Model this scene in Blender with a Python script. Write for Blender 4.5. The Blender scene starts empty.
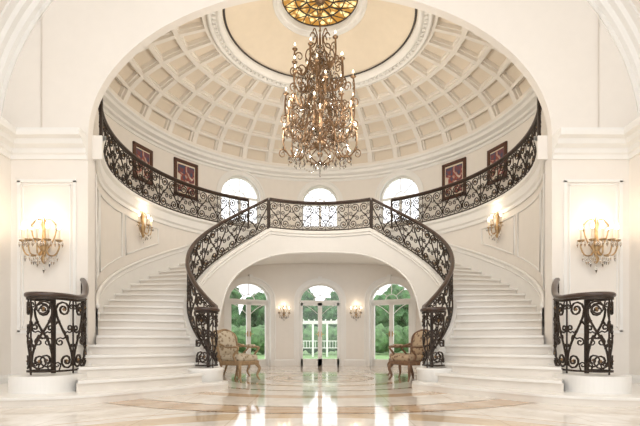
import bpy, bmesh, math, random, bisect
from math import sin, cos, pi, sqrt, radians, atan2, exp, log
from mathutils import Vector, Matrix
random.seed(3)
D = 10.05
sc = bpy.context.scene

# ---------------------------------------------------------------- materials
def mat(name, col, rough=.6, metal=0.0, var=.04, scale=6, emis=None, estr=0, bump=0.0, coat=0.0):
    m = bpy.data.materials.new(name); m.use_nodes = True
    nt = m.node_tree; b = nt.nodes['Principled BSDF']
    b.inputs['Roughness'].default_value = rough
    b.inputs['Metallic'].default_value = metal
    if coat: b.inputs['Coat Weight'].default_value = coat
    tc = nt.nodes.new('ShaderNodeTexCoord'); nz = nt.nodes.new('ShaderNodeTexNoise')
    nz.inputs['Scale'].default_value = scale; nz.inputs['Detail'].default_value = 4
    nt.links.new(tc.outputs['Object'], nz.inputs['Vector'])
    cr = nt.nodes.new('ShaderNodeValToRGB')
    cr.color_ramp.elements[0].position = .3; cr.color_ramp.elements[1].position = .7
    cr.color_ramp.elements[0].color = [max(0, c*(1-var)) for c in col]+[1]
    cr.color_ramp.elements[1].color = [min(1, c*(1+var)) for c in col]+[1]
    nt.links.new(nz.outputs['Fac'], cr.inputs['Fac'])
    nt.links.new(cr.outputs['Color'], b.inputs['Base Color'])
    if emis:
        b.inputs['Emission Color'].default_value = list(emis)+[1]
        b.inputs['Emission Strength'].default_value = estr
    if bump:
        bp = nt.nodes.new('ShaderNodeBump'); bp.inputs['Strength'].default_value = bump
        bp.inputs['Distance'].default_value = .02
        nt.links.new(nz.outputs['Fac'], bp.inputs['Height']); nt.links.new(bp.outputs['Normal'], b.inputs['Normal'])
    return m

WALL = mat('cream_plaster', (.86, .81, .745), .65, var=.01)
TRIM = mat('white_trim_paint', (.88, .86, .82), .45, var=.01)
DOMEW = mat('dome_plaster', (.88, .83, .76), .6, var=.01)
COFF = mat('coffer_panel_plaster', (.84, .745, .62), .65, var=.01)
COVE = mat('oculus_plaster', (.83, .72, .57), .6, var=.02)
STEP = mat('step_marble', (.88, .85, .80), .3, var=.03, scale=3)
RISER_SHADE = mat('riser_marble_shaded', (.81, .755, .68), .35, var=.04, scale=3)  # step marble made darker and warmer, riser shading put into the colour
IRON = mat('wrought_iron', (.045, .032, .024), .45, .6, var=.3, scale=30)
HRAIL = mat('dark_handrail', (.05, .025, .016), .3, var=.3, scale=12, coat=.3)
GOLDIRON = mat('bronze_rosette', (.30, .19, .10), .4, .8, var=.2, scale=20)
BRONZE = mat('aged_bronze', (.26, .165, .095), .40, .75, var=.45, scale=25)
GILT = mat('gilt_metal', (.50, .34, .18), .35, .8, var=.25, scale=15)
CANDLE = mat('candle_sleeve', (.80, .70, .55), .5, var=.03)
BULB = mat('lamp_bulb', (1, .85, .6), .4, emis=(1, .82, .58), estr=9)
DARK = mat('shadow_gap_and_leading', (.05, .04, .035), .5)
WHITEW = mat('white_window_wood', (.85, .83, .78), .4, var=.01)
FRAMEW = mat('walnut_picture_frame', (.09, .035, .02), .35, var=.3)
WOOD = mat('carved_walnut', (.2, .11, .06), .4, var=.3, scale=20)
GWOOD = mat('gilded_wood', (.36, .24, .13), .4, var=.25, scale=20)
LEAF = mat('tree_foliage', (.075, .155, .06), .8, var=.6, scale=1.6, bump=.8)
LEAF2 = mat('hedge_foliage', (.11, .20, .08), .8, var=.5, scale=3, bump=.8)
BARK = mat('bark', (.14, .10, .07), .9, var=.3)
LAWN = mat('lawn_grass', (.24, .38, .15), .9, var=.25, scale=2)
STONE = mat('terrace_stone', (.55, .52, .47), .8, var=.1)

def crystal():
    m = bpy.data.materials.new('cut_crystal'); m.use_nodes = True
    nt = m.node_tree; nt.nodes.clear()
    o = nt.nodes.new('ShaderNodeOutputMaterial'); mx = nt.nodes.new('ShaderNodeMixShader')
    t = nt.nodes.new('ShaderNodeBsdfTransparent'); g = nt.nodes.new('ShaderNodeBsdfGlossy')
    g.inputs['Roughness'].default_value = .05; g.inputs['Color'].default_value = (.95, .93, .9, 1)
    fr = nt.nodes.new('ShaderNodeFresnel'); fr.inputs['IOR'].default_value = 2.2
    mt = nt.nodes.new('ShaderNodeMath'); mt.operation = 'ADD'; mt.inputs[1].default_value = .35
    nt.links.new(fr.outputs[0], mt.inputs[0]); nt.links.new(mt.outputs[0], mx.inputs[0])
    nt.links.new(t.outputs[0], mx.inputs[1]); nt.links.new(g.outputs[0], mx.inputs[2]); nt.links.new(mx.outputs[0], o.inputs[0])
    return m
CRYS = crystal()
def glassm():
    m = bpy.data.materials.new('window_glass'); m.use_nodes = True
    nt = m.node_tree; nt.nodes.clear()
    o = nt.nodes.new('ShaderNodeOutputMaterial'); mx = nt.nodes.new('ShaderNodeMixShader')
    t = nt.nodes.new('ShaderNodeBsdfTransparent'); g = nt.nodes.new('ShaderNodeBsdfGlossy')
    g.inputs['Roughness'].default_value = .02
    mx.inputs[0].default_value = .06
    nt.links.new(t.outputs[0], mx.inputs[1]); nt.links.new(g.outputs[0], mx.inputs[2]); nt.links.new(mx.outputs[0], o.inputs[0])
    return m
GLASS = glassm()

def floor_mat():
    m = bpy.data.materials.new('polished_marble_floor'); m.use_nodes = True
    nt = m.node_tree; b = nt.nodes['Principled BSDF']; L = nt.links.new
    tc = nt.nodes.new('ShaderNodeTexCoord')
    mp = nt.nodes.new('ShaderNodeVectorMath'); mp.operation = 'SUBTRACT'; mp.inputs[1].default_value = (0, D-.3, 0)
    L(tc.outputs['Object'], mp.inputs[0])
    ln = nt.nodes.new('ShaderNodeVectorMath'); ln.operation = 'LENGTH'; L(mp.outputs[0], ln.inputs[0])
    dv = nt.nodes.new('ShaderNodeMath'); dv.operation = 'DIVIDE'; dv.inputs[1].default_value = 10; L(ln.outputs['Value'], dv.inputs[0])
    cr = nt.nodes.new('ShaderNodeValToRGB'); cr.color_ramp.interpolation = 'CONSTANT'
    C = (.86, .81, .74, 1); B = (.42, .29, .19, 1); T = (.62, .46, .31, 1); P = (.76, .66, .54, 1)
    stops = [(0, T), (.022, C), (.06, B), (.07, P), (.105, B), (.115, C), (.165, T), (.19, C), (.25, B), (.26, C), (.315, T), (.345, C), (.425, B), (.433, T), (.475, B), (.483, C)]
    els = cr.color_ramp.elements
    els[0].position = 0; els[0].color = stops[0][1]; els[1].position = stops[1][0]; els[1].color = stops[1][1]
    for p, c in stops[2:]:
        e = els.new(p); e.color = c
    L(dv.outputs[0], cr.inputs[0])
    mp2 = nt.nodes.new('ShaderNodeVectorMath'); mp2.operation = 'SUBTRACT'; mp2.inputs[1].default_value = (0, 1.6, 0)
    L(tc.outputs['Object'], mp2.inputs[0])
    ln2 = nt.nodes.new('ShaderNodeVectorMath'); ln2.operation = 'LENGTH'; L(mp2.outputs[0], ln2.inputs[0])
    dv2 = nt.nodes.new('ShaderNodeMath'); dv2.operation = 'DIVIDE'; dv2.inputs[1].default_value = 10; L(ln2.outputs['Value'], dv2.inputs[0])
    cr2 = nt.nodes.new('ShaderNodeValToRGB'); cr2.color_ramp.interpolation = 'CONSTANT'
    W = (1, 1, 1, 1); t2 = (.82, .69, .53, 1)
    e2 = cr2.color_ramp.elements; e2[0].position = 0; e2[0].color = W; e2[1].position = .305; e2[1].color = t2
    for p, c in ((.345, W), (.365, (.78, .66, .54, 1)), (.37, W)):
        e = e2.new(p); e.color = c
    L(dv2.outputs[0], cr2.inputs[0])
    nz = nt.nodes.new('ShaderNodeTexNoise'); nz.inputs['Scale'].default_value = 2.5; nz.inputs['Detail'].default_value = 8; nz.inputs['Distortion'].default_value = 1.5
    L(tc.outputs['Object'], nz.inputs['Vector'])
    c2 = nt.nodes.new('ShaderNodeValToRGB'); c2.color_ramp.elements[0].color = (.88, .86, .83, 1); c2.color_ramp.elements[1].color = (1, 1, 1, 1)
    c2.color_ramp.elements[0].position = .35; c2.color_ramp.elements[1].position = .6
    L(nz.outputs['Fac'], c2.inputs[0])
    br = nt.nodes.new('ShaderNodeTexBrick'); br.offset = 0; br.inputs['Scale'].default_value = 1
    br.inputs['Brick Width'].default_value = .9; br.inputs['Row Height'].default_value = .9; br.inputs['Mortar Size'].default_value = .006
    br.inputs['Color1'].default_value = (1, 1, 1, 1); br.inputs['Color2'].default_value = (.97, .96, .95, 1); br.inputs['Mortar'].default_value = (.78, .73, .66, 1)
    L(tc.outputs['Object'], br.inputs['Vector'])
    prev = cr.outputs[0]
    for o in (cr2.outputs[0], c2.outputs[0], br.outputs['Color']):
        mm = nt.nodes.new('ShaderNodeMix'); mm.data_type = 'RGBA'; mm.blend_type = 'MULTIPLY'; mm.inputs[0].default_value = 1
        L(prev, mm.inputs[6]); L(o, mm.inputs[7]); prev = mm.outputs[2]
    L(prev, b.inputs['Base Color'])
    b.inputs['Roughness'].default_value = .06; b.inputs['IOR'].default_value = 1.6
    return m
FLOOR = floor_mat()

def fabric(name, c1, c2, sc_):
    m = bpy.data.materials.new(name); m.use_nodes = True
    nt = m.node_tree; b = nt.nodes['Principled BSDF']; L = nt.links.new
    tc = nt.nodes.new('ShaderNodeTexCoord'); v = nt.nodes.new('ShaderNodeTexVoronoi'); v.inputs['Scale'].default_value = sc_
    L(tc.outputs['Object'], v.inputs['Vector'])
    cr = nt.nodes.new('ShaderNodeValToRGB'); cr.color_ramp.elements[0].color = list(c1)+[1]; cr.color_ramp.elements[1].color = list(c2)+[1]
    cr.color_ramp.elements[0].position = .25; cr.color_ramp.elements[1].position = .5
    L(v.outputs['Distance'], cr.inputs[0]); L(cr.outputs[0], b.inputs['Base Color']); b.inputs['Roughness'].default_value = .9
    return m
FAB1 = fabric('damask_upholstery', (.30, .22, .14), (.58, .50, .38), 14)
FAB2 = fabric('brown_tapestry_upholstery', (.18, .10, .06), (.48, .36, .24), 14)

def picmat(name, c1, c2, c3):
    m = bpy.data.materials.new(name); m.use_nodes = True
    nt = m.node_tree; b = nt.nodes['Principled BSDF']; L = nt.links.new
    tc = nt.nodes.new('ShaderNodeTexCoord'); v = nt.nodes.new('ShaderNodeTexNoise'); v.inputs['Scale'].default_value = 3; v.inputs['Distortion'].default_value = 1.5
    L(tc.outputs['Object'], v.inputs['Vector'])
    cr = nt.nodes.new('ShaderNodeValToRGB'); cr.color_ramp.elements[0].color = list(c1)+[1]; cr.color_ramp.elements[1].color = list(c2)+[1]
    cr.color_ramp.elements[0].position = .38; cr.color_ramp.elements[1].position = .62
    e = cr.color_ramp.elements.new(.5); e.color = list(c3)+[1]
    L(v.outputs['Fac'], cr.inputs[0]); L(cr.outputs[0], b.inputs['Base Color']); b.inputs['Roughness'].default_value = .5
    return m
PICM = picmat('abstract_canvas', (.06, .07, .12), (.70, .64, .54), (.30, .05, .03))

def laylight_mat():
    m = bpy.data.materials.new('backlit_amber_glass'); m.use_nodes = True
    nt = m.node_tree; b = nt.nodes['Principled BSDF']; L = nt.links.new
    tc = nt.nodes.new('ShaderNodeTexCoord'); v = nt.nodes.new('ShaderNodeTexVoronoi'); v.inputs['Scale'].default_value = 7
    L(tc.outputs['Object'], v.inputs['Vector'])
    cr = nt.nodes.new('ShaderNodeValToRGB'); cr.color_ramp.elements[0].color = (1, .85, .42, 1); cr.color_ramp.elements[1].color = (.35, .17, .03, 1)
    cr.color_ramp.elements[0].position = .2; cr.color_ramp.elements[1].position = .55
    L(v.outputs['Distance'], cr.inputs[0]); L(cr.outputs[0], b.inputs['Base Color']); L(cr.outputs[0], b.inputs['Emission Color'])
    b.inputs['Emission Strength'].default_value = .9  # emission stands in for light coming through the glass from behind
    return m
LAY = laylight_mat()

# ---------------------------------------------------------------- mesh helpers
class MB:
    def __init__(s): s.v = []; s.f = []; s.mi = []; s.sm = []; s.mats = []
    def add(s, vs, fs, m, smooth=False):
        if m not in s.mats: s.mats.append(m)
        k = s.mats.index(m); o = len(s.v)
        s.v += [tuple(v) for v in vs]
        for f in fs:
            s.f.append([i+o for i in f]); s.mi.append(k); s.sm.append(smooth)
    def obj(s, name, parent=None, loc=None, rotz=0, clip=None, recalc=True):
        me = bpy.data.meshes.new(name); me.from_pydata(s.v, [], s.f)
        for m in s.mats: me.materials.append(m)
        me.polygons.foreach_set('material_index', s.mi); me.polygons.foreach_set('use_smooth', s.sm)
        if recalc or clip is not None:
            bm = bmesh.new(); bm.from_mesh(me)
            if clip is not None:
                bmesh.ops.bisect_plane(bm, geom=bm.verts[:]+bm.edges[:]+bm.faces[:], plane_co=(0, clip, 0), plane_no=(0, -1, 0), clear_outer=True)
            if recalc: bmesh.ops.recalc_face_normals(bm, faces=bm.faces[:])
            bm.to_mesh(me); bm.free()
        me.update()
        ob = bpy.data.objects.new(name, me); sc.collection.objects.link(ob)
        if loc is not None: ob.location = loc
        ob.rotation_euler = (0, 0, rotz)
        if parent is not None: ob.parent = parent
        return ob

def empty(name, loc=(0, 0, 0), rotz=0):
    e = bpy.data.objects.new(name, None); sc.collection.objects.link(e)
    e.location = loc; e.rotation_euler = (0, 0, rotz); e.empty_display_size = .2
    return e

def box(mb, c, s, m, rz=0):
    cx, cy, cz = c; a, b, d = s[0]/2, s[1]/2, s[2]/2
    vs = []
    for z in (-d, d):
        for x, y in ((-a, -b), (a, -b), (a, b), (-a, b)):
            vs.append((cx+x*cos(rz)-y*sin(rz), cy+x*sin(rz)+y*cos(rz), cz+z))
    mb.add(vs, [(0, 3, 2, 1), (4, 5, 6, 7), (0, 1, 5, 4), (1, 2, 6, 5), (2, 3, 7, 6), (3, 0, 4, 7)], m)

def rbox(mb, c, s, m, bev=.04, seg=3):
    bm = bmesh.new(); bmesh.ops.create_cube(bm, size=1)
    for v in bm.verts: v.co = Vector((v.co.x*s[0], v.co.y*s[1], v.co.z*s[2]))
    bmesh.ops.bevel(bm, geom=bm.edges[:], offset=bev, segments=seg, affect='EDGES', profile=.5)
    bm.verts.ensure_lookup_table(); bm.verts.index_update()
    vs = [v.co+Vector(c) for v in bm.verts]
    fs = [[v.index for v in f.verts] for f in bm.faces]; bm.free()
    mb.add(vs, fs, m, True)

def tube(mb, pts, r, m, sides=5, closed=False, smooth=True):
    pts = [Vector(p) for p in pts]; n = len(pts)
    if n < 2: return
    rr = r if isinstance(r, (list, tuple)) else [r]*n
    T = []
    for i in range(n):
        if closed: t = pts[(i+1) % n]-pts[(i-1) % n]
        else: t = pts[min(i+1, n-1)]-pts[max(i-1, 0)]
        if t.length < 1e-9: t = Vector((0, 0, 1))
        T.append(t.normalized())
    up = Vector((0, 0, 1)) if abs(T[0].z) < .9 else Vector((1, 0, 0))
    N = T[0].cross(up).normalized(); vs = []
    for i in range(n):
        N = N-T[i]*N.dot(T[i])
        if N.length < 1e-6: N = T[i].orthogonal()
        N.normalize(); B = T[i].cross(N)
        for k in range(sides):
            a = 2*pi*k/sides+pi/4
            vs.append(pts[i]+(N*cos(a)+B*sin(a))*rr[i])
    fs = []
    for i in range(n if closed else n-1):
        j = (i+1) % n
        for k in range(sides):
            l = (k+1) % sides
            fs.append((i*sides+k, i*sides+l, j*sides+l, j*sides+k))
    if not closed:
        fs.append(tuple(range(sides))[::-1]); fs.append(tuple((n-1)*sides+k for k in range(sides)))
    mb.add(vs, fs, m, smooth)

def sweep(mb, path, prof, m, closed=False, smooth=False, capped=True, zbase=None):
    P = [Vector(p) for p in path]; n = len(P); k = len(prof); vs = []
    def side(a, b):
        d = b-a; d.z = 0
        if d.length < 1e-9: d = Vector((1, 0, 0))
        d.normalize(); return Vector((d.y, -d.x, 0))
    for i in range(n):
        if closed or 0 < i < n-1:
            s1 = side(P[i-1], P[i]); s2 = side(P[i], P[(i+1) % n]); s = (s1+s2)
            if s.length < 1e-6: s = s1.copy()
            s.normalize(); c = max(.3, s.dot(s1)); s = s/c
        elif i == 0: s = side(P[0], P[1])
        else: s = side(P[-2], P[-1])
        for a, b in prof:
            q = P[i]+s*a; q.z = P[i].z+b
            if zbase is not None and b < 0: q.z = zbase
            vs.append(q)
    fs = []
    for i in range(n if closed else n-1):
        j = (i+1) % n
        for a in range(k):
            b = (a+1) % k
            fs.append((i*k+a, i*k+b, j*k+b, j*k+a))
    if not closed and capped:
        fs.append(tuple(range(k))[::-1]); fs.append(tuple((n-1)*k+a for a in range(k)))
    mb.add(vs, fs, m, smooth)

def pol(r, phi, z=0.0):
    a = radians(phi); return Vector((r*sin(a), D-r*cos(a), z))

def arc(r, p0, p1, z=0.0, n=None):
    n = n or max(2, int(abs(p1-p0)/2.5))
    return [pol(r, p0+(p1-p0)*i/n, z if not callable(z) else z(p0+(p1-p0)*i/n)) for i in range(n+1)]

def lathe(mb, prof, m, p0=0, p1=360, n=96, smooth=True, closedprof=False):
    k = len(prof); vs = []; fs = []
    full = abs(p1-p0) >= 359.9
    N = n if full else n+1
    for i in range(N):
        ph = p0+(p1-p0)*i/n
        for r, z in prof: vs.append(pol(r, ph, z))
    for i in range(n):
        j = (i+1) % N
        for a in range(k if closedprof else k-1):
            b = (a+1) % k
            fs.append((i*k+a, j*k+a, j*k+b, i*k+b))
    mb.add(vs, fs, m, smooth)

def rev(mb, prof, c, m, n=12, smooth=True):
    k = len(prof); vs = []; fs = []
    for i in range(n):
        a = 2*pi*i/n
        for r, z in prof: vs.append((c[0]+r*cos(a), c[1]+r*sin(a), c[2]+z))
    for i in range(n):
        j = (i+1) % n
        for a in range(k-1): fs.append((i*k+a, j*k+a, j*k+a+1, i*k+a+1))
    mb.add(vs, fs, m, smooth)

def prism(mb, poly, z0, z1, m):
    n = len(poly)
    vs = [(p[0], p[1], z0) for p in poly]+[(p[0], p[1], z1) for p in poly]
    fs = [tuple(range(n))[::-1], tuple(range(n, 2*n))]+[(i, (i+1) % n, (i+1) % n+n, i+n) for i in range(n)]
    mb.add(vs, fs, m)

def catmull(pts, n=8, closed=False):
    P = [Vector(p) for p in pts]; out = []; N = len(P)
    for i in range(N if closed else N-1):
        if closed: a, b, c, d = P[i-1], P[i], P[(i+1) % N], P[(i+2) % N]
        else: a, b, c, d = P[max(i-1, 0)], P[i], P[i+1], P[min(i+2, N-1)]
        for k in range(n):
            t = k/n
            out.append(.5*((2*b)+(c-a)*t+(2*a-5*b+4*c-d)*t*t+(3*b-a-3*c+d)*t**3))
    if not closed: out.append(P[-1])
    return out

# ---------------------------------------------------------------- floor & exterior
mb = MB(); box(mb, (0, 6.4, -.05), (11.6, 17.6, .1), FLOOR); mb.obj('floor')
mb = MB(); box(mb, (0, 71, -.30), (160, 100, .2), LAWN); mb.obj('lawn')
mb = MB(); box(mb, (0, 18.0, -.13), (14, 5.6, .12), STONE); mb.obj('terrace')

# ---------------------------------------------------------------- curved walls with arched openings
def opening_top(d, hw, spring, rise):
    t = max(0, 1-(d/hw)**2); return spring+rise*sqrt(t)
def curved_wall(name, r0, r1, z0, z1, p0, p1, ops, m, clip=None):
    phis = set([p0, p1]); x = p0
    while x < p1: phis.add(round(x, 4)); x += 2.5
    for (pc, hw, sill, sp, ri) in ops:
        ha = math.degrees(hw/r0)
        phis = {p for p in phis if not (pc-ha-.6 < p < pc+ha+.6)}
        for k in range(25): phis.add(pc-ha*cos(pi*k/24))
    phis = sorted(phis); mb = MB()
    for a, b in zip(phis[:-1], phis[1:]):
        mid = (a+b)/2; op = None
        for o in ops:
            if abs(mid-o[0]) < math.degrees(o[1]/r0): op = o
        def quad(r, za0, za1, zb0, zb1):
            mb.add([pol(r, a, za0), pol(r, b, zb0), pol(r, b, zb1), pol(r, a, za1)], [(0, 1, 2, 3)], m)
        if op is None:
            quad(r0, z0, z1, z0, z1); quad(r1, z0, z1, z0, z1)
        else:
            ta = opening_top(radians(a-op[0])*r0, op[1], op[3], op[4]); tb = opening_top(radians(b-op[0])*r0, op[1], op[3], op[4])
            for r in (r0, r1):
                quad(r, ta, z1, tb, z1)
                if op[2] > z0: quad(r, z0, op[2], z0, op[2])
            mb.add([pol(r0, a, ta), pol(r1, a, ta), pol(r1, b, tb), pol(r0, b, tb)], [(0, 1, 2, 3)], m)
            if op[2] > z0: mb.add([pol(r0, a, op[2]), pol(r1, a, op[2]), pol(r1, b, op[2]), pol(r0, b, op[2])], [(0, 1, 2, 3)], m)
    for (pc, hw, sill, sp, ri) in ops:
        ha = math.degrees(hw/r0)
        for p in (pc-ha, pc+ha): mb.add([pol(r0, p, sill), pol(r1, p, sill), pol(r1, p, sp), pol(r0, p, sp)], [(0, 1, 2, 3)], m)
    return mb.obj(name, clip=clip, recalc=False)

GZ = 4.27
DOORS = [(151, .68, 0, 2.08, .56), (180, .68, 0, 2.10, .56), (209, .68, 0, 2.08, .56)]
WINS = [(150, .66, 4.6, 5.45, .66), (180, .62, 4.6, 5.42, .62), (210, .66, 4.6, 5.45, .66)]
curved_wall('wall_rotunda_lower', 4.5, 4.72, 0, GZ-.3, 58.2, 301.8, DOORS, WALL)
curved_wall('wall_rotunda_upper', 5.1, 5.3, GZ-.1, 6.6, 60, 300, WINS, WALL)

def arch_pts(hw, z0, sp, ri, n=20, inset=0):
    hw -= inset; ri -= inset
    pts = [(-hw, z0), (-hw, sp)]
    for k in range(1, n):
        a = pi-pi*k/n; pts.append((hw*cos(a), sp+ri*sin(a)))
    pts += [(hw, sp), (hw, z0)]
    return pts
def band(mb, out, inn, y0, y1, m):
    n = len(out)
    vs = [(x, y0, z) for x, z in out]+[(x, y0, z) for x, z in inn]+[(x, y1, z) for x, z in out]+[(x, y1, z) for x, z in inn]
    fs = []
    for i in range(n-1):
        fs += [(i, i+1, n+i+1, n+i), (2*n+i, 3*n+i, 3*n+i+1, 2*n+i+1), (i, 2*n+i, 2*n+i+1, i+1), (n+i, n+i+1, 3*n+i+1, 3*n+i)]
    fs += [(0, n, 3*n, 2*n), (n-1, 3*n-1, 4*n-1, 2*n-1)]
    mb.add(vs, fs, m)
def arched_unit(name, phi, R, hw, sill, sp, ri, door):
    p = pol(R, phi, 0); e = empty(name, (p.x, p.y, 0), radians(phi-180))
    mb = MB()
    band(mb, arch_pts(hw+.13, sill, sp, ri+.13), arch_pts(hw-.01, sill, sp, ri-.01), -.07, .0, TRIM)
    band(mb, arch_pts(hw+.16, sill, sp, ri+.16), arch_pts(hw+.11, sill, sp, ri+.11), -.10, .0, TRIM)
    if door: box(mb, (0, -.06, sp+ri+.10), (.12, .12, .22), TRIM)
    mb.obj('casing', e)
    mb = MB()
    band(mb, arch_pts(hw, sill, sp, ri), arch_pts(hw, sill, sp, ri, inset=.055), .08, .16, WHITEW)
    if door:
        th = sp-.02
        box(mb, (0, .12, th), (2*hw, .09, .08), WHITEW)
        for s in (-1, 1):
            box(mb, (s*.035, .12, th/2), (.07, .06, th), WHITEW); box(mb, (s*(hw-.085), .12, th/2), (.07, .06, th), WHITEW)
            box(mb, (s*hw/2, .12, .11), (hw, .06, .22), WHITEW); box(mb, (s*hw/2, .12, th-.08), (hw, .06, .1), WHITEW)
            box(mb, (s*.05, .07, 1.02), (.03, .05, .16), GILT); box(mb, (s*.09, .05, 1.02), (.11, .02, .022), GILT)
            tube(mb, [(s*(.08+(hw-.2)*t), .12, th-.12-.28*(1-sin(pi*t/2))) for t in [k/10 for k in range(11)]], .014, WHITEW, 4)
    else:
        box(mb, (0, .12, sill+.04), (2*hw, .08, .08), WHITEW)
        box(mb, (0, .12, sp), (2*hw, .07, .07), WHITEW)
        box(mb, (0, .12, (sill+sp)/2), (.08, .06, sp-sill), WHITEW)
        for s in (-1, 1): box(mb, (s*hw/2, .12, (sill+sp)/2), (.03, .04, sp-sill), WHITEW)
        box(mb, (0, -.08, sill-.03), (2*hw+.3, .2, .06), TRIM)
    for a in (45, 90, 135):
        a = radians(a); tube(mb, [(.18*cos(a), .12, sp+.16*sin(a)), ((hw-.04)*cos(a), .12, sp+(ri-.04)*sin(a))], .016, WHITEW, 4)
    tube(mb, [(.2*cos(pi*k/12), .12, sp+.18*sin(pi*k/12)) for k in range(13)], .018, WHITEW, 4)
    mb.obj('leaf_frames' if door else 'sash', e)
    mb = MB(); pts = arch_pts(hw-.03, sill+.02, sp, ri-.03)
    mb.add([(x, .12, z) for x, z in pts], [tuple(range(len(pts)))], GLASS); mb.obj('glass_pane', e)
for i, d in enumerate(DOORS): arched_unit('door_%d' % (i+1), d[0], 4.5, d[1], 0, d[3], d[4], True)
for i, d in enumerate(WINS): arched_unit('window_%d' % (i+1), d[0], 5.1, d[1], d[2], d[3], d[4], False)

mb = MB()
for a, b in ((117, 140.8), (161, 170), (190, 199), (219.2, 243)):
    sweep(mb, arc(4.5, a, b, 0), [(0, 0), (-.035, 0), (-.035, .18), (-.015, .22), (0, .22)], TRIM)
mb.obj('baseboard_rotunda')

# ---------------------------------------------------------------- gallery slab, cornice, dome
mb = MB()
lathe(mb, [(4.46, GZ-.4), (4.46, GZ-.32), (4.42, GZ-.28), (4.42, GZ-.10), (4.36, GZ-.06), (4.36, GZ), (5.12, GZ), (5.12, GZ-.4)], TRIM, 56, 304, 110, False, True)
mb.obj('trim_gallery_floor', clip=7.62)
mb = MB()
lathe(mb, [(5.12, 6.16), (5.07, 6.16), (5.05, 6.22), (4.98, 6.24), (4.97, 6.30), (4.86, 6.34), (4.84, 6.42), (4.78, 6.45), (4.78, 6.5), (5.12, 6.5)], TRIM, 50, 310, 110, False, True)
mb.obj('trim_dome_cornice', clip=7.62)

def dome():
    mb = MB(); A = 4.8; t1 = math.acos(2.38/A); B = 1.30/sin(t1); NC = 36; NR = 5
    def S(ph, t, off=0):
        r = A*cos(t); z = 6.48+B*sin(t)
        nx, nz = cos(t)/A, sin(t)/B; l = sqrt(nx*nx+nz*nz)
        return pol(r+off*nx/l, ph, z+off*nz/l)
    w = [1.0, .98, .94, .9, .86]; tot = sum(w)
    T0, T1 = .05, t1-.03
    edges = [T0]
    for k in w: edges.append(edges[-1]+(T1-T0)*k/tot)
    for c in range(NC):
        pa = 360*c/NC; pb = 360*(c+1)/NC
        mb.add([S(pa, 0), S(pb, 0), S(pb, T0), S(pa, T0)], [(0, 1, 2, 3)], DOMEW)
        mb.add([S(pa, T1), S(pb, T1), S(pb, t1), S(pa, t1)], [(0, 1, 2, 3)], DOMEW)
        for r in range(NR):
            a, b = edges[r], edges[r+1]
            dp = (pb-pa); dt = b-a
            def loop(fp, ft, off): return [S(pa+dp*fp, a+dt*ft, off), S(pb-dp*fp, a+dt*ft, off), S(pb-dp*fp, b-dt*ft, off), S(pa+dp*fp, b-dt*ft, off)]
            rings = [loop(0, 0, 0), loop(.085, .085, 0), loop(.09, .09, .07), loop(.13, .13, .075), loop(.14, .14, .16)]
            vs = [v for l in rings for v in l]
            fs = []
            for q in range(4):
                for k in range(4): fs.append((q*4+k, q*4+(k+1) % 4, q*4+4+(k+1) % 4, q*4+4+k))
            mb.add(vs, fs, DOMEW)
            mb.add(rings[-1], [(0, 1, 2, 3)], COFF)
    return mb.obj('ceiling_dome', clip=7.62, recalc=False)
dome()
mb = MB()
lathe(mb, [(2.46, 7.80), (2.46, 7.70), (2.38, 7.68), (2.36, 7.74), (2.26, 7.74), (2.24, 7.70), (2.18, 7.70), (2.17, 7.78), (2.14, 7.80), (2.14, 7.88)], TRIM, n=96)
for i in range(110):
    ph = 360*i/110; p = pol(2.31, ph, 7.715); box(mb, p, (.07, .07, .05), TRIM, radians(ph))
lathe(mb, [(2.14, 7.88), (1.9, 7.96), (1.5, 8.14), (1.1, 8.3), (1.04, 8.32)], COVE, n=96)
lathe(mb, [(1.06, 8.32), (1.04, 8.26), (.98, 8.26), (.97, 8.32), (.93, 8.34), (.9, 8.30), (.87, 8.30), (.87, 8.5)], TRIM, n=64)
lathe(mb, [(2.125, 7.865), (2.10, 7.85), (2.075, 7.87)], DARK, n=96)  # near-black strip paints the shade of a gap around the cove
mb.obj('ceiling_oculus')
mb = MB()
lathe(mb, [(.001, 8.43), (.865, 8.43)], LAY, n=48)
for r in (.3, .55, .84): tube(mb, [pol(r, 360*k/40, 8.42) for k in range(40)], .016, DARK, 4, closed=True)
for k in range(12):
    tube(mb, [pol(.1, 30*k, 8.42), pol(.3, 30*k+15, 8.42), pol(.84, 30*k, 8.42)], .011, DARK, 4)
    tube(mb, [pol(.3, 30*k-15, 8.42), pol(.55, 30*k, 8.42), pol(.3, 30*k+15, 8.42)], .011, DARK, 4)
    tube(mb, [pol(.55, 30*k, 8.42), pol(.84, 30*k+15, 8.42), pol(.55, 30*k+30, 8.42)], .011, DARK, 4)
mb.obj('stained_glass_laylight')

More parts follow.
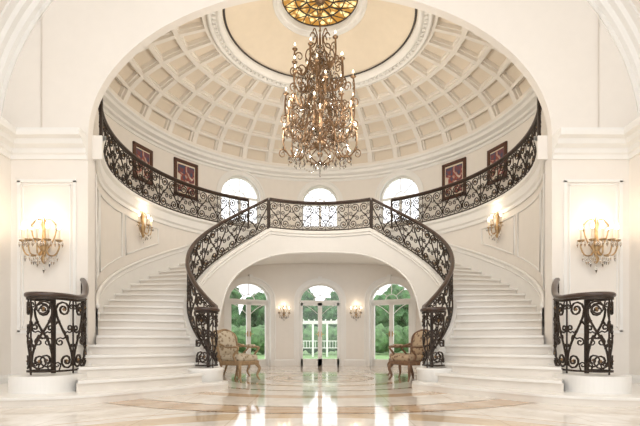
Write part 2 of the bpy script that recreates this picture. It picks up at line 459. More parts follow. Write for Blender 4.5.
# ---------------------------------------------------------------- front arch wall, vault, piers
mb = MB()
AX, AB, AS = 3.84, 2.44, 4.2
xs = sorted(set([-5.8, -5.4, 5.4, 5.8]+[-AX*cos(pi*k/60) for k in range(61)]))
def at_(x): return AS+AB*sqrt(max(0, 1-(x/AX)**2)) if abs(x) <= AX+1e-6 else 0
for a, b in zip(xs[:-1], xs[1:]):
    ina = abs((a+b)/2) < AX
    za = at_(a) if ina else 0; zb = at_(b) if ina else 0
    for y in (7.45, 7.6): mb.add([(a, y, za), (b, y, zb), (b, y, 8.9), (a, y, 8.9)], [(0, 1, 2, 3)], WALL)
    if ina: mb.add([(a, 7.45, za), (a, 7.6, za), (b, 7.6, zb), (b, 7.45, zb)], [(0, 1, 2, 3)], WALL)
for s in (-1, 1):
    mb.add([(s*AX, 7.45, 0), (s*AX, 7.6, 0), (s*AX, 7.6, AS), (s*AX, 7.45, AS)], [(0, 1, 2, 3)], WALL)
    q = pol(4.5, 58.6)
    mb.add([(s*AX, 7.6, 0), (s*q.x, q.y, 0), (s*q.x, q.y, GZ), (s*AX, 7.6, GZ)], [(0, 1, 2, 3)], WALL)
    mb.add([(s*AX, 7.6, GZ), (s*(AX+1.4), 7.6, GZ), (s*(AX+1.4), 7.75, GZ), (s*AX, 7.75, GZ)], [(0, 1, 2, 3)], WALL)
    box(mb, (s*3.83, 7.612, GZ-.2), (.30, .03, .4), WALL)
mb.obj('wall_arch', recalc=False)
for s, nm in ((-1, 'left'), (1, 'right')):
    mb = MB(); box(mb, (s*5.46, 2.7, 2.1), (.68, 9.6, 4.2), WALL); mb.obj('wall_'+nm)
VA, VB = 5.56, 4.5
mb = MB(); n = 48
for k in range(n):
    a, b = pi*k/n, pi*(k+1)/n
    mb.add([(VA*cos(a), -2.1, 4.1+VB*sin(a)), (VA*cos(b), -2.1, 4.1+VB*sin(b)), (VA*cos(b), 7.46, 4.1+VB*sin(b)), (VA*cos(a), 7.46, 4.1+VB*sin(a))], [(0, 1, 2, 3)], WALL, True)
mb.obj('ceiling_vault', recalc=False)
mb = MB(); n = 64
prof = [(0, .0), (.0, -.34), (.04, -.34), (.05, -.24), (.10, -.20), (.11, -.12), (.18, -.09), (.20, -.03), (.27, -.03), (.27, 0)]
vs = []; fs = []; K = len(prof)
for k in range(n+1):
    a = pi*k/n
    for d, yy in prof: vs.append(((VA-d)*cos(a), 7.455+yy, 4.1+(VB-d)*sin(a)))
for k in range(n):
    for q in range(K-1): fs.append((k*K+q, (k+1)*K+q, (k+1)*K+q+1, k*K+q+1))
mb.add(vs, fs, TRIM); mb.obj('trim_vault_crown', recalc=True)

CP = [(0, 0), (.03, 0), (.04, .07), (.07, .09), (.08, .16), (.16, .2), (.19, .27), (.27, .30), (.29, .36), (.29, .40), (0, .40)]
for s, nm in ((-1, 'left'), (1, 'right')):
    path = [(s*5.12, -2, 3.80), (s*5.12, 7.45, 3.80), (s*AX, 7.45, 3.80)]
    mb = MB(); sweep(mb, path, [(-s*a, b) for a, b in CP], TRIM); mb.obj('trim_cornice_'+nm)
    mb = MB()
    for (x0, x1, z0, z1) in ((4.06, 4.98, .95, 3.45),):
        for q, wd in ((0, .05), (.07, .02)):
            for z in (z0+q, z1-q): box(mb, (s*(x0+x1)/2, 7.443, z), (x1-x0-2*q+wd, .02, wd), TRIM)
            for x in (x0+q, x1-q): box(mb, (s*x, 7.443, (z0+z1)/2), (wd, .02, z1-z0-2*q), TRIM)
    mb.obj('trim_panel_'+nm)
    mb = MB(); sweep(mb, [(p[0], p[1], 0) for p in path], [(-s*a, b) for a, b in [(0, 0), (.04, 0), (.04, .2), (.02, .25), (0, .25)]], TRIM); mb.obj('baseboard_'+nm)

# ---------------------------------------------------------------- stairs
H = .1554; P0, P1 = 38.0, 150.0; RI = 2.85; DP = (P1-P0)/23.0
LZ = .12+24*H
def zs(ph): return .12+H+(ph-P0)/(P1-P0)*23*H
def rout(ph): return 4.5 if ph >= 57 else 4.5+(57-ph)/19*.72
def zbot(ph):
    if ph < 113.9: return 0
    a = zs(ph)-.58-.95*exp(-(ph-114)/5.0); b = LZ-.54; k = .26
    return -k*log(exp(-a/k)+exp(-b/k))
for s in (-1, 1):
    E = empty('staircase')
    mb = MB()
    def fr(i, fwd=0):
        ph = P0+DP*(i-1); bul = max(0, .16-.012*i)
        pts = []
        for k in range(11):
            t = k/10; r = (RI-.02)*(1-t)+rout(ph)*t
            p = pol(r, ph); tang = Vector((-cos(radians(ph)), -sin(radians(ph)), 0))
            p += tang*(bul*sin(pi*t)+fwd); p.x *= s; pts.append(p)
        return pts
    for i in range(1, 24):
        z = .12+H*i
        F = fr(i); N = fr(i, .04); G = fr(i+1)
        n = 11
        vs = [(p.x, p.y, z-H-.005) for p in F]+[(p.x, p.y, z-.03) for p in F]
        mb.add(vs, [(k, k+1, n+k+1, n+k) for k in range(n-1)], RISER_SHADE)
        vs = [(p.x, p.y, z-.04) for p in N]+[(p.x, p.y, z) for p in N]+[(p.x, p.y, z) for p in G]+[(p.x, p.y, z-.04) for p in G]
        fs = []
        for k in range(n-1): fs += [(k, k+1, n+k+1, n+k), (n+k, n+k+1, 2*n+k+1, 2*n+k), (k, 3*n+k, 3*n+k+1, k+1)]
        mb.add(vs, fs, STEP)
    F = fr(24); vs = [(p.x, p.y, .12+23*H) for p in F]+[(p.x, p.y, .12+24*H) for p in F]
    mb.add(vs, [(k, k+1, 12+k, 11+k) for k in range(10)], RISER_SHADE)
    mb.obj('treads_and_risers', E, recalc=False)
    mb = MB()
    foot = [(5.12, 7.45), (5.12, 5.52), (4.5, 5.42), (3.9, 5.40), (3.35, 5.50), (2.85, 5.78), (2.3, 6.45), (1.75, 7.15), (1.55, 7.45), (1.62, 7.75), (1.95, 7.95)]
    foot = [(s*p.x, p.y) for p in catmull([(a, b, 0) for a, b in foot[1:11]], 6)]+[(s*2.9, 7.9), (s*3.75, 7.42), (s*5.12, 7.42)]
    prism(mb, foot, 0, .085, RISER_SHADE); prism(mb, [(x, y-.02) for x, y in foot], .085, .12, STEP)
    plin = catmull([(3.33, 6.45, 0), (3.34, 6.05, 0), (3.52, 5.78, 0), (3.85, 5.74, 0), (4.12, 5.95, 0), (4.18, 6.4, 0)], 6)
    prism(mb, [(s*p.x, p.y) for p in plin]+[(s*4.2, 7.43), (s*3.84, 7.43), (s*3.5, 6.95)], .12, .34, TRIM)
    C = pol(RI, 40)+Vector((sin(radians(40)), -cos(radians(40)), 0))*.2
    rev(mb, [(.001, .34), (.29, .34), (.31, .32), (.29, .29), (.29, .12), (.0, .12)], (s*C.x, C.y, 0), TRIM, 28)
    pts = catmull([(3.90, 7.40, .74), (3.70, 7.1, .60), (3.52, 6.72, .42), (3.45, 6.38, .35), (3.50, 6.08, .35), (3.68, 5.92, .35), (3.88, 5.98, .35), (3.95, 6.16, .35), (3.86, 6.32, .35), (3.72, 6.28, .35)], 7)
    for p in pts: p.z = max(.35, p.z)
    sweep(mb, [(s*p.x, p.y, p.z) for p in pts[:20]], [(-.09, -.01), (-.09, 0), (.09, 0), (.09, -.01)], TRIM, zbase=.12)
    mb.obj('plinth', E)
    mb = MB()
    phs = sorted(set([40+k*(150-40)/66 for k in range(67)]+[113.89, 113.9]))
    m = len(phs); K = 4
    vs = []
    for ph in phs:
        for r, z in ((2.76, zbot(ph)), (2.76, zs(ph)+.08), (2.92, zs(ph)+.08), (2.92, max(0, zs(ph)-.2))):
            p = pol(r, ph, z); vs.append((s*p.x, p.y, p.z))
    fs = []
    for i in range(m-1):
        for q in range(3): fs.append((i*K+q, i*K+4+q, i*K+5+q, i*K+1+q))
    fs.append((0, 1, 2, 3))
    mb.add(vs, fs, TRIM)
    for off in (-.08, .0):
        mm = [pol(2.75, ph, zs(ph)+off) for ph in phs]; tube(mb, [(s*p.x, p.y, p.z) for p in mm], .018, TRIM, 5)
    q = [ph for ph in phs if ph >= 113.9]
    mm = [pol(2.755, ph, zbot(ph)+.03) for ph in q]; tube(mb, [(s*p.x, p.y, p.z) for p in mm], .022, TRIM, 6)
    vs = []
    for ph in q:
        for k in range(5):
            p = pol(2.76+(4.5-2.76)*k/4, ph, zbot(ph)); vs.append((s*p.x, p.y, p.z))
    fs = [(i*5+k, i*5+k+1, i*5+6+k, i*5+5+k) for i in range(len(q)-1) for k in range(4)]
    mb.add(vs, fs, WALL, True)
    a = pol(2.76, 113.9); b = pol(4.5, 113.9); zt = zbot(113.9)
    mb.add([(s*a.x, a.y, 0), (s*b.x, b.y, 0), (s*b.x, b.y, zt), (s*a.x, a.y, zt)], [(0, 1, 2, 3)], WALL)
    mb.obj('stringer', E, recalc=False)
    mb = MB()
    pp = [k for k in range(59, 150, 3)]+[150]
    vs = []
    for ph in pp:
        for r, z in ((4.46, zs(ph)-.2), (4.46, zs(ph)+.42)):
            p = pol(r, ph, z); vs.append((s*p.x, p.y, p.z))
    mb.add(vs, [(i*2, i*2+2, i*2+3, i*2+1) for i in range(len(pp)-1)], TRIM)
    tube(mb, [(s*p.x, p.y, p.z) for p in [pol(4.46, ph, zs(ph)+.44) for ph in pp if zs(ph) < 3.4]], .035, TRIM, 6)
    tube(mb, [(s*p.x, p.y, p.z) for p in [pol(4.45, ph, zs(ph)+.32) for ph in pp if zs(ph) < 3.4]], .015, TRIM, 5)
    for a, b in ((60, 72), (74, 92), (94, 111)):
        pts2 = [pol(4.49, a+(b-a)*k/8, zs(a+(b-a)*k/8)+.72) for k in range(9)]
        top = [pol(4.49, b-(b-a)*k/8, 3.70) for k in range(9)]
        tube(mb, [(s*p.x, p.y, p.z) for p in pts2+top], .022, TRIM, 5, closed=True)
    mb.obj('wall_skirting', E, recalc=True)

mb = MB(); vs = []; fs = []; LN = 40
for i in range(LN+1):
    ph = 150+60*i/LN; zb = zbot(ph if ph <= 180 else 360-ph)
    for r, z in ((2.76, zb), (2.76, LZ+.08), (2.92, LZ+.08), (2.92, LZ), (4.48, LZ), (4.48, zb)): vs.append(pol(r, ph, z))
for i in range(LN):
    for k in range(6): fs.append((i*6+k, i*6+(k+1) % 6, i*6+6+(k+1) % 6, i*6+6+k))
mb.add(vs, fs, TRIM)
for off, rr in ((-.08, .018), (0, .018)): tube(mb, arc(2.75, 150, 210, LZ+off, 30), rr, TRIM, 5)
tube(mb, arc(2.755, 150, 210, lambda ph: zbot(ph if ph <= 180 else 360-ph)+.03, 40), .022, TRIM, 6)
for k in range(2): lathe(mb, [(4.45, LZ), (3.9+.27*k, LZ), (3.9+.27*k, LZ+.14*(k+1)), (4.45, LZ+.14*(k+1))], STEP, 150, 210, 30, False)
mb.obj('stair_landing')

# ---------------------------------------------------------------- railings
def railing(name, path, h=.95, pw=.36, endposts=True, s=1, h1=None):
    path = [Vector((p[0]*s, p[1], p[2])) for p in path]
    P = path; cum = [0]
    for a, b in zip(P[:-1], P[1:]): cum.append(cum[-1]+(Vector((b.x-a.x, b.y-a.y, 0))).length)
    L = cum[-1]
    if h1 is None: h1 = h
    def at(u):
        u = min(max(u, 0), L); i = min(max(bisect.bisect_right(cum, u)-1, 0), len(P)-2)
        d = cum[i+1]-cum[i]; t = (u-cum[i])/d if d > 1e-9 else 0
        return P[i].lerp(P[i+1], t)
    def hs(u): return 1+(h1/h-1)*u/L
    mb = MB()
    HR = [(-.034, 0), (-.045, .02), (-.04, .045), (-.02, .06), (.02, .06), (.04, .045), (.045, .02), (.034, 0)]
    top = h-.06
    sweep(mb, [p+Vector((0, 0, top*hs(c))) for p, c in zip(P, cum)], HR, HRAIL, smooth=True)
    def bar(v, w=.014, t=.01): sweep(mb, [p+Vector((0, 0, v*hs(c))) for p, c in zip(P, cum)], [(-w, -t), (w, -t), (w, t), (-w, t)], IRON)
    bar(top-.02, .02, .016); bar(.045, .016, .012)
    n = max(1, round(L/pw)); w = L/n
    v0, v1 = .055, top-.035; vh = v1-v0
    def put(pts, u0, r=.014, m=IRON): tube(mb, [at(u0+a)+Vector((0, 0, b*hs(u0+a))) for a, b in pts], r, m, 4, smooth=False)
    def spir(cx, cy, rx, a0, turns, dr, n=15): return [(cx+rx*(1-.8*t)*cos(a0+dr*2*pi*turns*t), cy+rx*(1-.8*t)*sin(a0+dr*2*pi*turns*t)) for t in [k/n for k in range(n+1)]]
    for i in range(n+1):
        if i % 2 == 0 or i == n: put([(0, 0), (0, top)], i*w, .012)
    for i in range(n):
        u0 = i*w; mir = i % 2
        def M(pts): return [((w-a) if mir else a, b) for a, b in pts]
        R = min(w*.36, vh*.21)
        lo = spir(.42*w, v0+R+.015, R, pi, 1.6, 1)
        hi = spir(.58*w, v1-R-.015, R, 0, 1.6, 1)
        cx0 = .42*w-R; cx1 = .58*w+R
        y0 = v0+R+.015; y1 = v1-R-.015
        mid = []
        for k in range(1, 8):
            t = k/8; e = t*t*(3-2*t); mid.append((cx0+(cx1-cx0)*e, y0+(y1-y0)*t))
        put(M(lo[::-1]+mid+hi), u0, .015)
        r2 = R*.58
        put(M([(.5*w+.0, v0+vh*.47)]+spir(.97*w-r2, v0+vh*.40, r2, pi*.75, 1.35, -1, 12)), u0, .012)
        put(M([(.5*w-.0, v0+vh*.53)]+spir(.03*w+r2, v0+vh*.60, r2, -pi*.25, 1.35, -1, 12)), u0, .012)
        put(M([(.80*w, v0)]+spir(.88*w, v0+.07, R*.42, -pi*.9, 1.2, -1, 9)), u0, .010)
        put(M([(.20*w, v1)]+spir(.12*w, v1-.07, R*.42, pi*.1, 1.2, -1, 9)), u0, .010)
        for (lx, ly, tx, ty) in ((.25*w, v0+vh*.30, .02*w, v0+vh*.37), (.75*w, v0+vh*.70, .98*w, v0+vh*.63), (.5*w, v0+vh*.5, .30*w, v0+vh*.42), (.5*w, v0+vh*.5, .70*w, v0+vh*.58)):
            (ax, ay), (bx, by) = M([(lx, ly), (tx, ty)])
            tube(mb, [at(u0+ax+(bx-ax)*t)+Vector((0, 0, (ay+(by-ay)*t+.02*sin(pi*t))*hs(u0))) for t in (0, .35, .7, 1)], [.008, .022, .016, .004], IRON, 4)
        for (gx, gy) in ((.42*w, y0), (.58*w, y1)):
            (gx, gy), = M([(gx, gy)]); c = at(u0+gx)+Vector((0, 0, gy*hs(u0+gx)))
            mb.add([c+Vector(d)*.026 for d in ((1, 0, 0), (-1, 0, 0), (0, 1, 0), (0, -1, 0), (0, 0, 1), (0, 0, -1))], [(0, 2, 4), (2, 1, 4), (1, 3, 4), (3, 0, 4), (2, 0, 5), (1, 2, 5), (3, 1, 5), (0, 3, 5)], GOLDIRON)
    if endposts:
        for u in (0, L):
            p = at(u); box(mb, p+Vector((0, 0, top*hs(u)/2)), (.045, .045, top*hs(u)), IRON)
    return mb.obj(name, recalc=False)

for s in (-1, 1):
    C = pol(RI, 40)+Vector((sin(radians(40)), -cos(radians(40)), 0))*.2
    q = pol(RI, 40)-C; th0 = atan2(q.y, q.x); vol = []
    for k in range(0, 30):
        t = k/30; a = -radians(330)*(1-t); rr = .2*(.55+.45*t**.6)
        th = th0-a
        vol.append((C.x+rr*cos(th), C.y+rr*sin(th), .345))
    st = [pol(RI-.01, ph, max(.345, zs(ph)+.08)) for ph in [40+k*109.4/60 for k in range(61)]]
    railing('stair_railing', vol+st, h=1.04, pw=.34, s=s, h1=.86)
    railing('volute_railing', pts, h=1.1, pw=.30, s=s)
    g = [pol(4.42, ph, GZ) for ph in [58+k*92/60 for k in range(61)]]
    g = [p for p in g if p.y > 7.64]
    railing('gallery_railing', g, h=.92, pw=.34, s=s)
railing('balcony_railing', arc(RI-.01, 150.4, 209.6, LZ+.08, 30), h=.86, pw=.34)

# ---------------------------------------------------------------- light fittings
def drop(mb, p, l=.07, w=.016):
    x, y, z = p
    mb.add([(x, y, z), (x+w, y, z-l*.6), (x, y+w, z-l*.6), (x-w, y, z-l*.6), (x, y-w, z-l*.6), (x, y, z-l)], [(0, 1, 2), (0, 2, 3), (0, 3, 4), (0, 4, 1), (5, 2, 1), (5, 3, 2), (5, 4, 3), (5, 1, 4)], CRYS)
def candle(mb, p, sc_=1.0, mm=BRONZE):
    rev(mb, [(.0, -.03*sc_), (.02*sc_, -.02*sc_), (.05*sc_, 0), (.055*sc_, .012*sc_), (.02*sc_, .01*sc_)], p, mm, 10)
    rev(mb, [(.015*sc_, 0), (.015*sc_, .07*sc_), (.0, .07*sc_)], p, CANDLE, 8)
    rev(mb, [(.006*sc_, .07*sc_), (.014*sc_, .09*sc_), (.012*sc_, .11*sc_), (.0, .14*sc_)], p, BULB, 8)

def chandelier():
    E = empty('chandelier', (0, D, 0)); mb = MB(); cr = MB()
    z = 7.72; k = 0
    while z < 8.36:
        a = (k % 2)*pi/2
        tube(mb, [(.022*cos(t)*cos(a), .022*cos(t)*sin(a), z+.04*sin(t)) for t in [2*pi*q/10 for q in range(10)]], .007, BRONZE, 4, closed=True)
        z += .06; k += 1
    rev(mb, [(.0, 8.33), (.1, 8.36), (.12, 8.40)], (0, 0, 0), BRONZE, 16)
    rev(mb, [(.0, 4.86), (.03, 4.9), (.07, 4.97), (.03, 5.03), (.13, 5.12), (.16, 5.2), (.09, 5.3), (.04, 5.4), (.035, 5.55), (.1, 5.68), (.13, 5.78), (.07, 5.9), (.035, 6.0), (.03, 6.2), (.08, 6.35), (.10, 6.45), (.05, 6.55), (.025, 6.7), (.025, 7.0), (.06, 7.1), (.07, 7.2), (.03, 7.3), (.02, 7.7)], (0, 0, 0), BRONZE, 14)
    tiers = [(5.32, .88, 8, .30, .28, 0), (5.66, .60, 6, .24, .34, .3), (6.02, .84, 8, .30, .30, .15), (6.46, .58, 6, .24, .34, .4), (6.90, .54, 6, .22, .30, .1)]
    for (z0, R, n, dip, rise, a0) in tiers:
        for i in range(n):
            a = a0+2*pi*i/n; ca, sa = cos(a), sin(a)
            R_ = R*(1+.07*((i % 2)*2-1)); z_ = z0+.07*((i % 2)*2-1)
            ctl = [(.03, z_+.05), (.14*R_, z_+.22), (.34*R_, z_+.20), (.46*R_, z_), (.56*R_, z_-dip), (.80*R_, z_-dip*1.1), (.98*R_, z_-dip*.4), (R_, z_+rise*.35), (R_*.97, z_+rise)]
            pr = catmull([(r, 0, zz) for r, zz in ctl], 4)
            tube(mb, [(p.x*ca, p.x*sa, p.z) for p in pr], .019, BRONZE, 5)
            for (cx, cz, r, st, dr) in ((.30*R_, z_-.05, .12, pi/2, -1), (.72*R_, z_-dip+.10, .11, -pi/2, -1), (1.02*R_, z_-dip*.9, .09, pi*.6, -1), (.80*R_, z_+rise*.5, .10, -pi*.2, 1)):
                sp_ = [(cx+r*(1-.78*t)*cos(st+dr*2*pi*1.3*t), cz+r*1.15*(1-.78*t)*sin(st+dr*2*pi*1.3*t)) for t in [k/14 for k in range(15)]]
                tube(mb, [(x*ca, x*sa, zz) for x, zz in sp_], [.017-.009*k/14 for k in range(15)], BRONZE, 4)
            for f, dz in ((.2, .2), (.68, -dip*1.1), (.92, -dip*.8)):
                x, zz = f*R_, z_+dz
                tube(mb, [(x*ca, x*sa, zz), ((x+.04)*ca, (x+.04)*sa, zz+.05), ((x+.05)*ca, (x+.05)*sa, zz+.13)], [.01, .03, .003], BRONZE, 4)
            candle(mb, (R_*.97*ca, R_*.97*sa, z_+rise), 1.15)
            for f, dz in ((.35, .12), (.56, -dip-.02), (.7, -dip*1.15), (.85, -dip*1.0), (1.0, -.02), (.97, rise-.03)):
                drop(cr, (f*R_*ca, f*R_*sa, z_+dz-.02), .13, .026)
                drop(cr, (f*R_*ca, f*R_*sa, z_+dz-.17), .08, .018)
            b = a0+2*pi*(i+1)/n
            for k in range(1, 9):
                t = k/9; x = R_*.8*(ca*(1-t)+cos(b)*t); y = R_*.8*(sa*(1-t)+sin(b)*t)
                drop(cr, (x, y, z_-dip-.13*sin(pi*t)), .05, .017)
    for i in range(8):
        a = 2*pi*i/8; ca, sa = cos(a), sin(a)
        pr = catmull([(.03, 0, 7.1), (.2, 0, 7.02), (.32, 0, 7.14), (.28, 0, 7.3), (.14, 0, 7.38), (.08, 0, 7.55), (.16, 0, 7.7), (.22, 0, 7.62)], 5)
        tube(mb, [(p.x*ca, p.x*sa, p.z) for p in pr], .014, BRONZE, 5)
        drop(cr, (.32*ca, .32*sa, 7.12), .1, .02); drop(cr, (.22*ca, .22*sa, 7.6), .08, .016)
        pr = catmull([(.1, 0, 5.12), (.30, 0, 5.0), (.28, 0, 4.84), (.1, 0, 4.76), (.02, 0, 4.82)], 5)
        tube(mb, [(p.x*ca, p.x*sa, p.z) for p in pr], .014, BRONZE, 5)
        drop(cr, (.29*ca, .29*sa, 4.9), .14, .026); drop(cr, (.14*ca, .14*sa, 4.76), .13, .024); drop(cr, (.5*ca, .5*sa, 4.97), .14, .026)
    for i in range(14):
        a = 2*pi*i/14
        for k in range(14):
            t = k/14; r = .06+.62*t; zz = 6.75-.9*t-.25*sin(pi*t)
            drop(cr, (r*cos(a), r*sin(a), zz), .05, .017)
            if k < 8:
                r = .05+.4*t; drop(cr, (r*cos(a), r*sin(a), 7.4-.7*t-.2*sin(pi*t)), .05, .015)
    drop(cr, (0, 0, 4.86), .26, .05)
    mb.obj('scrolled_arms_and_candles', E, recalc=False); cr.obj('crystal_drops', E, recalc=False)
    return E
chandelier()

def sconce(p, rz, k=1.0, n=3, power=6):
    E = empty('wall_sconce', p, rz); mb = MB(); cr = MB()
    tube(mb, [(.0, -.02*k, -.30*k), (.0, -.025*k, .34*k)], [.02*k, .035*k], GILT, 8)
    rev(mb, [(0, -.36*k), (.03*k, -.33*k), (.05*k, -.28*k), (.02*k, -.22*k), (.06*k, -.12*k), (.065*k, -.04*k), (.03*k, .04*k), (.02*k, .2*k), (.04*k, .28*k), (.0, .44*k)], (0, -.065*k, 0), GILT, 12)
    xs_ = [(-.29, -.14), (.29, -.14), (0, -.24), (-.15, -.22), (.15, -.22)][:n]
    for (x, y) in xs_:
        pr = catmull([(0, -.05*k, -.08*k), (x*.35*k, y*.6*k, -.22*k), (x*.8*k, y*.95*k, -.22*k), (x*1.02*k, y*k, -.10*k), (x*k, y*k, .0*k)], 6)
        tube(mb, pr, .013*k, GILT, 5)
        rev(mb, [(.0, -.03*k), (.02*k, -.02*k), (.055*k, 0), (.06*k, .014*k), (.02*k, .01*k)], (x*k, y*k, .0), GILT, 10)
        rev(mb, [(.022*k, 0), (.022*k, .18*k), (.0, .18*k)], (x*k, y*k, .0), CANDLE, 8)
        rev(mb, [(.01*k, .18*k), (.028*k, .21*k), (.022*k, .26*k), (.0, .32*k)], (x*k, y*k, .0), BULB, 8)
        for q in range(6):
            a = q*pi/3; drop(cr, (x*k+.06*k*cos(a), y*k+.06*k*sin(a), .0), .10*k, .02*k)
        for t in (8, 14): drop(cr, pr[t]-Vector((0, 0, .01)), .14*k, .024*k)
    for sx in (-1, 1):
        tube(mb, [(sx*(.0+.20*t)*k, -.06*k, (.34+.06*sin(pi*t)-.06*t)*k) for t in [q/8 for q in range(9)]], .011*k, GILT, 4)
        tube(mb, [(sx*(.20-.16*t+.05*sin(pi*t))*k, -.06*k, (.28-.42*t)*k) for t in [q/8 for q in range(9)]], .011*k, GILT, 4)
        drop(cr, (sx*.20*k, -.06*k, .27*k), .12*k, .026*k)
        drop(cr, (sx*.10*k, -.08*k, -.28*k), .14*k, .026*k); drop(cr, (sx*.18*k, -.10*k, -.26*k), .12*k, .022*k)
    drop(cr, (0, -.07*k, -.36*k), .16*k, .03*k)
    mb.obj('sconce_arms', E, recalc=False); cr.obj('sconce_crystals', E, recalc=False)
    li = bpy.data.lights.new('sconce_glow', 'POINT'); li.energy = power; li.color = (1, .82, .60); li.shadow_soft_size = .07
    lo = bpy.data.objects.new('sconce_glow', li); sc.collection.objects.link(lo); lo.parent = E; lo.location = (0, -.20*k, .44*k)
for s in (-1, 1):
    sconce((s*4.52, 7.43, 2.42), 0, 1.0, 5, 4.5)
    p = pol(4.48, 102.3, 3.62); sconce((s*p.x, p.y, p.z), -s*radians(180-102.3), .85, 3, 3)
    p = pol(4.48, 180-15, 1.72); sconce((s*p.x, p.y, p.z), -s*radians(15), .55, 3, 1.5)

# ---------------------------------------------------------------- pictures on the gallery wall
for s in (-1, 1):
    for ph, w, h, zc in ((129, .72, .98, 5.55), (112, .6, .85, 5.5)):
        p = pol(5.07, ph, zc); E = empty('framed_painting', (s*p.x, p.y, p.z), -s*radians(180-ph)); mb = MB()
        for zz in (-h/2, h/2): rbox(mb, (0, 0, zz), (w+.1, .06, .10), FRAMEW, .015, 2)
        for x in (-w/2, w/2): rbox(mb, (x, 0, 0), (.10, .06, h+.1), FRAMEW, .015, 2)
        mb.obj('frame', E)
        mb = MB(); box(mb, (0, .01, 0), (w, .02, h), CANDLE); box(mb, (0, -.003, 0), (w*.78, .012, h*.8), PICM); mb.obj('canvas', E)

# ---------------------------------------------------------------- armchairs
def armchair(loc, rz, wood, fab):
    E = empty('upholstered_armchair', (loc[0], loc[1], 0), rz); mb = MB()
    rbox(mb, (0, 0, .36), (.62, .58, .09), wood, .025, 3)
    for sx in (-1, 1):
        tube(mb, catmull([(sx*.26, -.24, .34), (sx*.31, -.29, .24), (sx*.27, -.26, .10), (sx*.30, -.31, .0)], 5), [.04-.024*k/15 for k in range(16)], wood, 8)
        tube(mb, catmull([(sx*.26, .24, .34), (sx*.27, .27, .2), (sx*.28, .34, .0)], 5), [.035-.018*k/10 for k in range(11)], wood, 8)
        tube(mb, catmull([(sx*.29, -.18, .38), (sx*.33, -.14, .5), (sx*.32, -.22, .60), (sx*.33, -.26, .66), (sx*.33, -.18, .68), (sx*.32, .05, .68), (sx*.28, .26, .74)], 5), .022, wood, 7)
        rbox(mb, (sx*.325, -.04, .705), (.06, .24, .05), fab, .02, 2)
    bp = catmull([(-.27, .25, .38), (-.29, .29, .6), (-.30, .34, .88), (-.20, .37, .98), (0, .38, 1.03), (.20, .37, .98), (.30, .34, .88), (.29, .29, .6), (.27, .25, .38)], 6)
    tube(mb, bp, .026, wood, 7); tube(mb, [(-.27, .27, .48), (.27, .27, .48)], .022, wood, 6)
    mb.obj('frame', E)
    mb = MB(); rbox(mb, (0, -.02, .455), (.57, .54, .13), fab, .055, 4)
    n = 9; vs = []
    for side in (-1, 1):
        for j in range(n):
            for i in range(n):
                u = i/(n-1)*2-1; v = j/(n-1)
                top = .98+.035*(1-u*u)-.07*max(0, abs(u)-.7)/.3
                z = .50+(top-.50)*v; yb = .27+.10*(z-.48)/.5
                puff = .06*(1-u**4)*(1-(2*v-1)**4)
                vs.append((u*.275, yb+(side*.012+(-puff if side < 0 else puff*.4)), z))
    fs = []
    for k in range(2):
        o = k*n*n
        for j in range(n-1):
            for i in range(n-1): fs.append((o+j*n+i, o+j*n+i+1, o+(j+1)*n+i+1, o+(j+1)*n+i))
    mb.add(vs, fs, fab, True); mb.obj('upholstery', E, recalc=False)
armchair((-1.66, 9.2), radians(60), GWOOD, FAB1)
armchair((-2.0, 10.2), radians(75), GWOOD, FAB1)
armchair((1.84, 9.2), radians(-60), WOOD, FAB2)
armchair((1.95, 10.25), radians(-75), WOOD, FAB2)

# ---------------------------------------------------------------- garden
def blob(mb, c, r, m, sub=3, amp=.22, zsc=1):
    bm = bmesh.new(); bmesh.ops.create_icosphere(bm, subdivisions=sub, radius=1)
    bm.verts.index_update(); vs = []
    ph = [random.random()*6 for _ in range(6)]
    for v in bm.verts:
        p = v.co; d = 1+amp*(sin(5*p.x+ph[0])*sin(5*p.y+ph[1])+.6*sin(11*p.z+ph[2])*sin(9*p.x+ph[3]))+random.uniform(-.07, .07)
        vs.append((c[0]+p.x*r*d, c[1]+p.y*r*d, max(-.19, c[2]+p.z*r*d*zsc)))
    fs = [[v.index for v in f.verts] for f in bm.faces]; bm.free()
    mb.add(vs, fs, m)
def tree(x, y, h, w):
    mb = MB()
    tube(mb, [(x, y, -.195), (x+.1, y, h*.3), (x, y, h*.7)], [.22, .16, .06], BARK, 8)
    for k in range(9):
        a = random.random()*6.28; rr = random.random()*w*.5; z = max(h*(.3+.6*k/9), w*.62)
        blob(mb, (x+rr*cos(a), y+rr*sin(a), z), w*(.55-.03*k)*random.uniform(.8, 1.1), LEAF, 3)
    mb.obj('garden_tree', recalc=False)
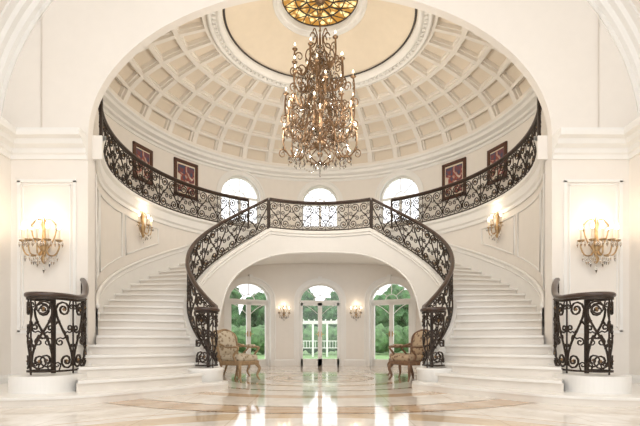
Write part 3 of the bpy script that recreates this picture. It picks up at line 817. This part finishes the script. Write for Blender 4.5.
for i, (x, y, h, w) in enumerate([(-9, 38, 6, 3), (-6, 42, 5.4, 3), (-3.4, 39, 5, 2.2), (3.2, 40, 5.0, 2.4), (6, 38, 5.6, 3), (9.5, 42, 6.5, 3), (0, 52, 5.0, 3.2), (-13, 44, 13, 4.5), (13, 46, 13, 4.5), (-2.5, 64, 9, 4), (3.5, 62, 8, 4)]):
    tree(x, y, h, w)
mb = MB()
for k in range(26): blob(mb, (-15+1.2*k, 33+random.uniform(-.3, .3), .95), 1.0, LEAF2, 3, .12)
mb.obj('clipped_hedge', recalc=False)
mb = MB()
for x in (-1.3, -.45, .45, 1.3):
    for y in (28.0, 29.4): box(mb, (x, y, .87), (.1, .1, 2.13), WHITEW)
for y in (28.0, 29.4): box(mb, (0, y, 1.98), (3.1, .12, .16), WHITEW)
for k in range(9): box(mb, (-1.4+.35*k, 28.7, 2.1), (.07, 1.9, .1), WHITEW)
for z in (.35, .8): box(mb, (0, 29.4, z), (2.7, .06, .06), WHITEW)
for k in range(14): box(mb, (-1.25+.19*k, 29.4, .57), (.04, .04, .5), WHITEW)
mb.obj('garden_arbor')

# ---------------------------------------------------------------- lights
w = bpy.data.worlds.new('World'); sc.world = w; w.use_nodes = True
bg = w.node_tree.nodes['Background']; bg.inputs[0].default_value = (.95, .97, 1, 1); bg.inputs[1].default_value = 2.1
for k in range(6):
    a = 2*pi*k/6
    l = bpy.data.lights.new('chandelier_glow', 'POINT'); l.energy = 40; l.color = (1, .92, .81); l.shadow_soft_size = .12
    o = bpy.data.objects.new('chandelier_glow', l); sc.collection.objects.link(o); o.location = (1.2*cos(a), D+1.2*sin(a), 5.6)
l = bpy.data.lights.new('hall_fill_light', 'AREA'); l.energy = 120; l.color = (1, .95, .89); l.size = 2  # unseen area light added to brighten the front hall
o = bpy.data.objects.new('hall_fill_light', l); sc.collection.objects.link(o); o.location = (0, 3.0, 7.6)

cam = bpy.data.cameras.new('Camera'); co = bpy.data.objects.new('Camera', cam); sc.collection.objects.link(co)
co.location = (0, 0, .8); co.rotation_euler = (pi/2, 0, 0); cam.lens = 450/640*36; cam.sensor_width = 36; cam.shift_y = 128/640
sc.camera = co
try:
    sc.view_settings.view_transform = 'Standard'
except Exception: pass
